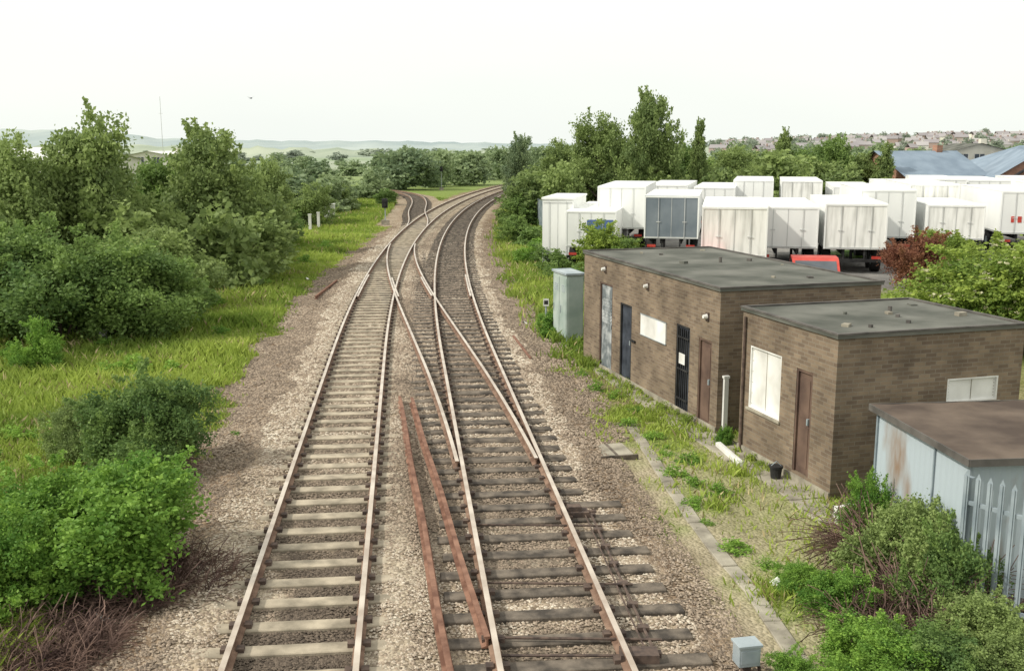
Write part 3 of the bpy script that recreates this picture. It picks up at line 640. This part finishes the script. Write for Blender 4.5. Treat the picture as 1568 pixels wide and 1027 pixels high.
# ---- foliage -------------------------------------------------------------
def crown(seed,kind,nl,leaf,nlobe=14):
    r=np.random.default_rng(seed); lobes=[]
    for i in range(nlobe):
        a=r.random()*6.283
        if kind=='bush':
            rho=.36*math.sqrt(r.random()); zz=.12+(.72-.12)*r.random()*(1-(rho/.5)**2)+.03; rad=.13+.09*r.random()
        elif kind=='tree':
            zz=.28+.6*(i/(nlobe-1)); rho=(.34*(1-max(0,(zz-.5))*1.5))*(.4+.6*r.random()); rad=.12+.07*r.random()-.05*max(0,zz-.7)
        else:
            zz=.2+.72*(i/(nlobe-1)); rho=.22*(1-zz*.7)*(.3+.7*r.random()); rad=.15-.07*zz+.03*r.random()
        lobes.append((rho*math.cos(a),rho*math.sin(a),zz,rad,r.random()))
    cs=[]
    for l in lobes:
        for k in range(16):
            d=r.normal(size=3); d/=np.linalg.norm(d); q=l[3]*(.55+.6*r.random())
            cs.append((l[0]+d[0]*q,l[1]+d[1]*q,l[2]+d[2]*q,l[3]*(.22+.2*r.random()),.6*r.random()+.4*l[4]))
    for k in range(34):
        l=lobes[r.integers(len(lobes))]; d=r.normal(size=3); d[2]=abs(d[2])*1.4; d/=np.linalg.norm(d)
        for q in(1.1,1.3,1.5,1.7): cs.append((l[0]+d[0]*q*l[3],l[1]+d[1]*q*l[3],l[2]+d[2]*q*l[3],l[3]*(.24-.1*q+.02),.5+.5*r.random()))
    cs=np.array(cs); wt=cs[:,3]**1.6; wt/=wt.sum(); k=r.choice(len(cs),nl,p=wt); C=cs[k]
    pos=C[:,:3]+r.normal(size=(nl,3))*C[:,3:4]*.62; pos[:,2]=np.abs(pos[:,2])
    a=r.normal(size=(nl,3)); a/=np.linalg.norm(a,axis=1)[:,None]; b_=r.normal(size=(nl,3)); b_[:,2]*=.5
    b_=np.cross(a,b_); b_/=np.linalg.norm(b_,axis=1)[:,None]
    s_=leaf*(.6+.8*r.random(nl))[:,None]
    Q=np.stack([pos-a*s_*.5,pos+b_*s_*.32,pos+a*s_*.5,pos-b_*s_*.32],1)
    tint=np.clip(C[:,4]*.75+.3*r.random(nl)-.02,0,1)
    return dict(pos=pos,Q=Q,t=tint,lobes=lobes)
PB=[crown(10+i,'bush',36000,.024) for i in range(3)]
PM=[crown(20+i,'bush',18000,.034) for i in range(3)]
PT=[crown(30+i,'tree',22000,.028,16) for i in range(4)]
PP=[crown(40+i,'tall',16000,.028,13) for i in range(2)]
cache={}
def cmesh(key,pr,mat,flower=False):
    k=(key,mat,flower)
    if k not in cache:
        V=pr['Q'].reshape(-1,3); mats=[M[mat]]; fm=None; tt=pr['t']
        if flower:
            mats.append(M['flower']); r=np.random.default_rng(3); fm=np.zeros(len(tt),int)
            top=np.where(pr['pos'][:,2]>.3)[0]; c=pr['pos'][r.choice(top,120)]
            for q in c:
                d=np.linalg.norm((pr['pos']-q)*[1,1,2.2],axis=1); fm[(d<.027)]=1
        cache[k]=fastmesh('foliage_'+str(key),V,4,mats,tt,fm)
    return cache[k]
def plant(name,X,Y,h,wd,key,mat,flower=False):
    grp={'B':PB,'M':PM,'T':PT,'P':PP}[key[0]]; pr=grp[int(key[1])%len(grp)]; g=float(gz(X,Y))-.03
    rz=random.random()*6.28; mb=MB(); tr=.02 if key[0] in'TP' else .012
    if key[0] in 'TP':
        pts=[(0,0,-.02),(.01,.01,.3),(-.01,.02,.6),(0,0,.88)]
        for i in range(3): mb.cyl(pts[i],pts[i+1],tr*(1-i*.3),tr*(1-(i+1)*.3),8)
        for l in pr['lobes']: mb.cyl((0,0.01,max(.12,l[2]-.22)),(l[0],l[1],l[2]),tr*.45,tr*.12,5)
    else:
        for l in pr['lobes']: mb.cyl((l[0]*.2,l[1]*.2,-.02),(l[0]*.6,l[1]*.6,l[2]*.5),tr*.6,tr*.4,5); mb.cyl((l[0]*.6,l[1]*.6,l[2]*.5),(l[0],l[1],l[2]),tr*.4,tr*.15,5)
    o=mb.build(name,['bark'],loc=(X,Y,g),rz=rz); o.scale=(wd,wd,h)
    f=bpy.data.objects.new('foliage',cmesh(key,pr,mat,flower)); link(f,o); return o
def psight(name,px,by,ty,wp,key,mat,**k):
    X,Y,h,wd=sight(px,by,ty,wp); return plant(name,X,Y,h-float(gz(X,Y)),wd*1.08,key,mat,**k)
psight('bramble_bush',170,885,665,330,'B0','leafC')
psight('bramble_bush',70,850,680,250,'B2','leafC')
psight('bramble_bush',10,930,735,230,'B1','leafC')
psight('hawthorn_bush',225,715,540,200,'B2','leafA')
psight('hawthorn_bush',135,690,590,110,'B0','leafB')
psight('hawthorn_bush',205,510,318,240,'B1','leafA')
psight('hawthorn_bush',90,515,312,260,'B2','leafA')
psight('hawthorn_bush',-40,520,300,240,'B0','leafA')
psight('hawthorn_bush',265,470,330,170,'M1','leafB')
psight('hawthorn_bush',60,560,480,80,'M2','leafC')
psight('deciduous_tree',150,440,192,210,'T0','leafB')
psight('deciduous_tree',20,450,228,200,'T1','leafB')
psight('deciduous_tree',335,415,205,190,'T2','leafB')
psight('deciduous_tree',250,410,245,150,'T3','leafA')
psight('deciduous_tree',60,430,258,160,'T3','leafB')
psight('deciduous_tree',420,385,255,100,'T1','leafB')
psight('willow_bush',345,400,300,120,'M0','leafA')
psight('willow_bush',430,372,285,100,'M2','leafA')
psight('willow_bush',475,345,268,80,'M1','leafB')
psight('willow_bush',590,312,284,40,'M1','leafA')
psight('willow_bush',525,322,276,50,'M0','leafB')
psight('deciduous_tree',998,345,152,115,'T2','leafB')
psight('deciduous_tree',1068,340,187,70,'P0','leafB')
psight('deciduous_tree',915,335,185,120,'T0','leafB')
psight('deciduous_tree',1195,330,202,65,'P1','leafB')
psight('deciduous_tree',960,330,225,180,'T1','leafA')
psight('deciduous_tree',1035,332,225,120,'T3','leafA')
psight('deciduous_tree',1125,330,228,120,'T3','leafB')
psight('deciduous_tree',1235,330,235,120,'T0','leafA')
psight('deciduous_tree',1268,330,216,90,'T1','leafA')
psight('deciduous_tree',1310,330,240,90,'T2','leafB')
psight('deciduous_tree',1350,335,222,70,'P0','leafB')
psight('deciduous_tree',860,325,222,90,'T1','leafB')
psight('deciduous_tree',800,312,212,65,'T2','leafD')
psight('elder_bush',1500,520,335,280,'B1','leafE',flower=True)
psight('elder_bush',1575,540,345,230,'B0','leafE',flower=True)
psight('red_leaved_shrub',1405,470,340,110,'B2','leafR')
psight('hawthorn_bush',1440,455,345,120,'M0','leafE')
psight('willow_bush',930,420,325,100,'M1','leafE')
psight('willow_bush',885,390,312,55,'M2','leafB')
psight('hawthorn_bush',800,345,290,80,'M0','leafA')
psight('hawthorn_bush',795,370,322,70,'M1','leafA')
psight('hawthorn_bush',960,425,362,80,'M2','leafA')
psight('bramble_bush',835,400,362,90,'M2','leafC')
psight('bramble_bush',850,508,470,60,'M0','leafC')
psight('bramble_bush',1330,415,385,130,'M1','leafC')
for px,by,ty,wp,k,mt in((1385,900,730,180,'B0','leafB'),(1330,830,700,100,'B1','leafC'),(1430,930,770,160,'B2','leafA'),(1290,930,850,130,'B1','leafC'),(1500,1010,890,170,'B0','leafB'),(1330,1020,930,180,'B2','leafC'),(1560,1050,950,170,'B1','leafB'),(1440,1040,940,180,'B1','leafA'),(1230,890,855,80,'B0','leafC'),(1110,672,642,30,'B1','leafC'),(1225,1040,985,100,'B2','leafC'),(1350,780,690,50,'B2','leafB')):
    psight('weed_clump',px,by,ty,wp,k,mt)
def mass(name,items,keep,lsc,mat):
    Vs=[];ts=[]
    for X,Y,h,wd,pr in items:
        k=rng.choice(len(pr['t']),keep,replace=False); pos=pr['pos'][k][:,None]; Q=(pr['Q'][k]-pos)*lsc+pos
        a=rng.random()*6.28; ca,sa=math.cos(a),math.sin(a)
        q=np.stack([Q[...,0]*ca-Q[...,1]*sa,Q[...,0]*sa+Q[...,1]*ca,Q[...,2]],-1)*[wd,wd,h]+[X,Y,float(gz(X,Y))-.1]
        Vs.append(q.reshape(-1,3)); ts.append(np.clip(pr['t'][k]+rng.uniform(-.25,.25),0,1))
    me=fastmesh(name,np.concatenate(Vs),4,[M[mat]],np.concatenate(ts)); link(bpy.data.objects.new(name,me))
def rnd(n,px0,px1,y0,y1,h0,h1,ratio,protos,avoid=True):
    out=[]
    while len(out)<n:
        Y=y0*(y1/y0)**random.random(); px=random.uniform(px0,px1); X=(px-784)/F*(Y+1)
        if avoid and Y<260:
            d=X-float(cL(Y)); bx=float(np.interp(Y,*BX))
            if -5.5<d<8: continue
            if 80<Y<160 and abs(X-bx)<4.5: continue
        if 70<Y<100 and px>1400: continue
        h=random.uniform(h0,h1); out.append((X,Y,h,h*random.uniform(*ratio),random.choice(protos)))
    return out
mass('shrub_thicket',rnd(85,-260,420,42,95,2.0,4.2,(1.1,1.7),PM+PT),2600,2.2,'leafB')
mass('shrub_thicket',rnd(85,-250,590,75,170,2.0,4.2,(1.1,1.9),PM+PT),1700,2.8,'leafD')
mass('shrub_thicket',rnd(62,790,1700,76,150,3.2,4.9,(1.0,1.6),PM+PT),2200,2.5,'leafB')
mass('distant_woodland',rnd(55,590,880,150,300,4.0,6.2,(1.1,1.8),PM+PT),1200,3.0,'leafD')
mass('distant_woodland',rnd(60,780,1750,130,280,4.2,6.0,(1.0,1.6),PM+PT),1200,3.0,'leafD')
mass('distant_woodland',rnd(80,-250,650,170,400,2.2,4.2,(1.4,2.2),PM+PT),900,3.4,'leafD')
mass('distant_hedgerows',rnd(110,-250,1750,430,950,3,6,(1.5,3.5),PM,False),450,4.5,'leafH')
Vs=[];ts=[]
for i in range(130):
    px=random.uniform(1060,1720); q=random.uniform(.2,1); r=480+520*q; h=float(np.interp(px,*TP))*(q*q*(3-2*q))-1; pr=random.choice(PM+PT)
    k=rng.choice(len(pr['t']),500,replace=False); pos=pr['pos'][k][:,None]; Q=(pr['Q'][k]-pos)*4.2+pos; hh=random.uniform(5,9)
    Vs.append((Q*[hh*1.4,hh*1.4,hh]+[(px-784)/F*r,r,h]).reshape(-1,3)); ts.append(pr['t'][k])
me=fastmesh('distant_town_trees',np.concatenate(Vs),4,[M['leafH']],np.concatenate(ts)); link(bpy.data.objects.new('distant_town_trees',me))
it=[]
for i in range(30):
    Y=random.uniform(45,120); X=float(cR(Y))+random.uniform(4.6,8); h=random.uniform(.7,1.8); it.append((X,Y,h,h*1.5,random.choice(PM)))
mass('trackside_scrub',it,2600,2.0,'leafA')
it=[]
for i in range(50):
    Y=random.uniform(10,70); X=float(cL(Y))-random.uniform(4.6,13); h=random.uniform(.25,.7); it.append((X,Y,h,h*1.8,random.choice(PM)))
for i in range(60):
    Y=random.uniform(13,44); X=float(cR(Y))+random.uniform(3.0,6.0 if Y>30 else 4.0); h=random.uniform(.10,.38); it.append((X,Y,h,h*1.8,random.choice(PM)))
for i in range(16):
    Y=random.uniform(11,40); X=float(cL(Y))-random.uniform(2.3,3.6); h=random.uniform(.08,.2); it.append((X,Y,h,h*2,random.choice(PM)))
mass('nettle_patches',it,1500,2.2,'leafC')
# weeds growing at the foot of the brick walls
it=[]
for i in range(26):
    s_=random.uniform(0,8.2); X=4.42-.282*s_-random.uniform(.08,.3); Y=21.35+.959*s_; h=random.uniform(.1,.4); it.append((X,Y,h,h*1.2,random.choice(PM)))
for i in range(12):
    s_=random.uniform(1.3,3.2); X=5.58-.285*s_-random.uniform(.08,.25); Y=17.1+.958*s_; h=random.uniform(.1,.3); it.append((X,Y,h,h*1.2,random.choice(PM)))
mass('wall_foot_weeds',it,900,2.4,'leafE')
def grass(name,n,y0,y1,xf,hf,mat='grass',thin=0):
    Y=y0*(y1/y0)**rng.random(n); X=xf(Y,n)
    c_,g_,s_,d_,yd=masks(X,Y); den=g_*(.35+.65*(vnoise(X,Y,.8,9)>.33))*(1-thin*s_*(vnoise(X,Y,.9,31)<.62)); k=rng.random(n)<den; X,Y=X[k],Y[k]; n=len(X)
    Z=gz(X,Y)-.02; D=np.hypot(X,Y); h=hf(X,Y,n)*(.55+.9*rng.random(n)); a=rng.random(n)*6.28; wd=.005+.0007*D
    lean=rng.normal(size=(n,2))*.38*h[:,None]; dx,dy=np.cos(a)*wd,np.sin(a)*wd
    b0=np.stack([X-dx,Y-dy,Z],-1);b1=np.stack([X+dx,Y+dy,Z],-1)
    m0=np.stack([X+lean[:,0]*.4+dx*.7,Y+lean[:,1]*.4+dy*.7,Z+h*.6],-1);t0=np.stack([X+lean[:,0],Y+lean[:,1],Z+h],-1)
    V=np.stack([b0,b1,m0,t0],1)
    ti=np.clip(.1+.8*vnoise(X,Y,2.2,11)+.25*(rng.random(n)-.5)+.2*(vnoise(X,Y,.6,12)-.5),0,1)
    dry=(rng.random(n)<.04+.10*(vnoise(X,Y,1.7,33)>.6)).astype(int)
    me=fastmesh(name,V.reshape(-1,3),4,[M[mat],M['straw']],ti,dry); link(bpy.data.objects.new(name,me))
grass('grass',400000,8.5,125,lambda Y,n:cL(Y)-2.3-(rng.random(n)**1.2)*np.minimum(6+Y*.42,34),lambda X,Y,n:(.10+.30*vnoise(X,Y,3,14))*np.clip((cL(Y)-X-2.2)/1.5,.35,1))
grass('grass',190000,9,125,lambda Y,n:cR(Y)+2.0+rng.random(n)*np.clip(3.5+Y*.06,4,9),lambda X,Y,n:(.06+.12*vnoise(X,Y,1,15))+.18*(Y>28),thin=.8)
def brambles(name,px,py,rad,n,h):
    X0,Y0=gp(px,py); Vs=[]
    for i in range(n):
        a=random.random()*6.28; r=rad*math.sqrt(random.random()); x,y=X0+r*math.cos(a),Y0+r*math.sin(a)*.8; z=-.12
        d=Vector((random.gauss(0,1),random.gauss(0,1),random.uniform(.6,2))).normalized(); L=h*random.uniform(.5,1.4); p=Vector((x,y,z)); w_=.006
        for s_ in range(4):
            q=p+d*L/4; sd=d.cross(Vector((.3,1,.2))).normalized()*w_
            Vs+= [p-sd,p+sd,q+sd,q-sd]; p=q; d=(d+Vector((random.gauss(0,.2),random.gauss(0,.2),-.35))).normalized()
    me=fastmesh(name,np.array([tuple(v) for v in Vs]),4,[M['twig']]); link(bpy.data.objects.new(name,me))
brambles('dead_brambles',225,890,1.2,2600,.5); brambles('dead_brambles',70,985,.9,1500,.5); brambles('dead_brambles',1430,930,.75,1700,.8); brambles('dead_brambles',1370,960,.7,1100,.6); brambles('dead_brambles',1340,850,.5,900,.9); brambles('dead_brambles',230,720,.5,500,.7)
for px,py in((268,876),(150,940),(470,425),(803,492),(1190,885)):
    x,y=gp(px,py); mb=MB(); 
    mb.poly([(-.12,-.08,.02),(.05,-.1,.05),(.02,.02,.12),(-.1,.06,.03)]); mb.poly([(.05,-.1,.05),(.15,.03,.02),(.06,.1,.06),(.02,.02,.12)])
    mb.build('litter_paper',['white'],loc=(x,y,-.1),rz=random.random()*3)
mb=MB(); mb.poly([(-.35,0,.1),(0,-.08,0),(0,.1,0)]); mb.poly([(.35,0,.14),(0,-.08,0),(0,.1,0)]); mb.cyl((0,-.18,-.02),(0,.2,-.02),.05,.02,6); mb.poly([(-.05,.2,-.02),(.05,.2,-.02),(.08,.32,-.02),(-.08,.32,-.02)])
mb.build('bird',['black'],loc=(-20,80,9.7),rz=.6)
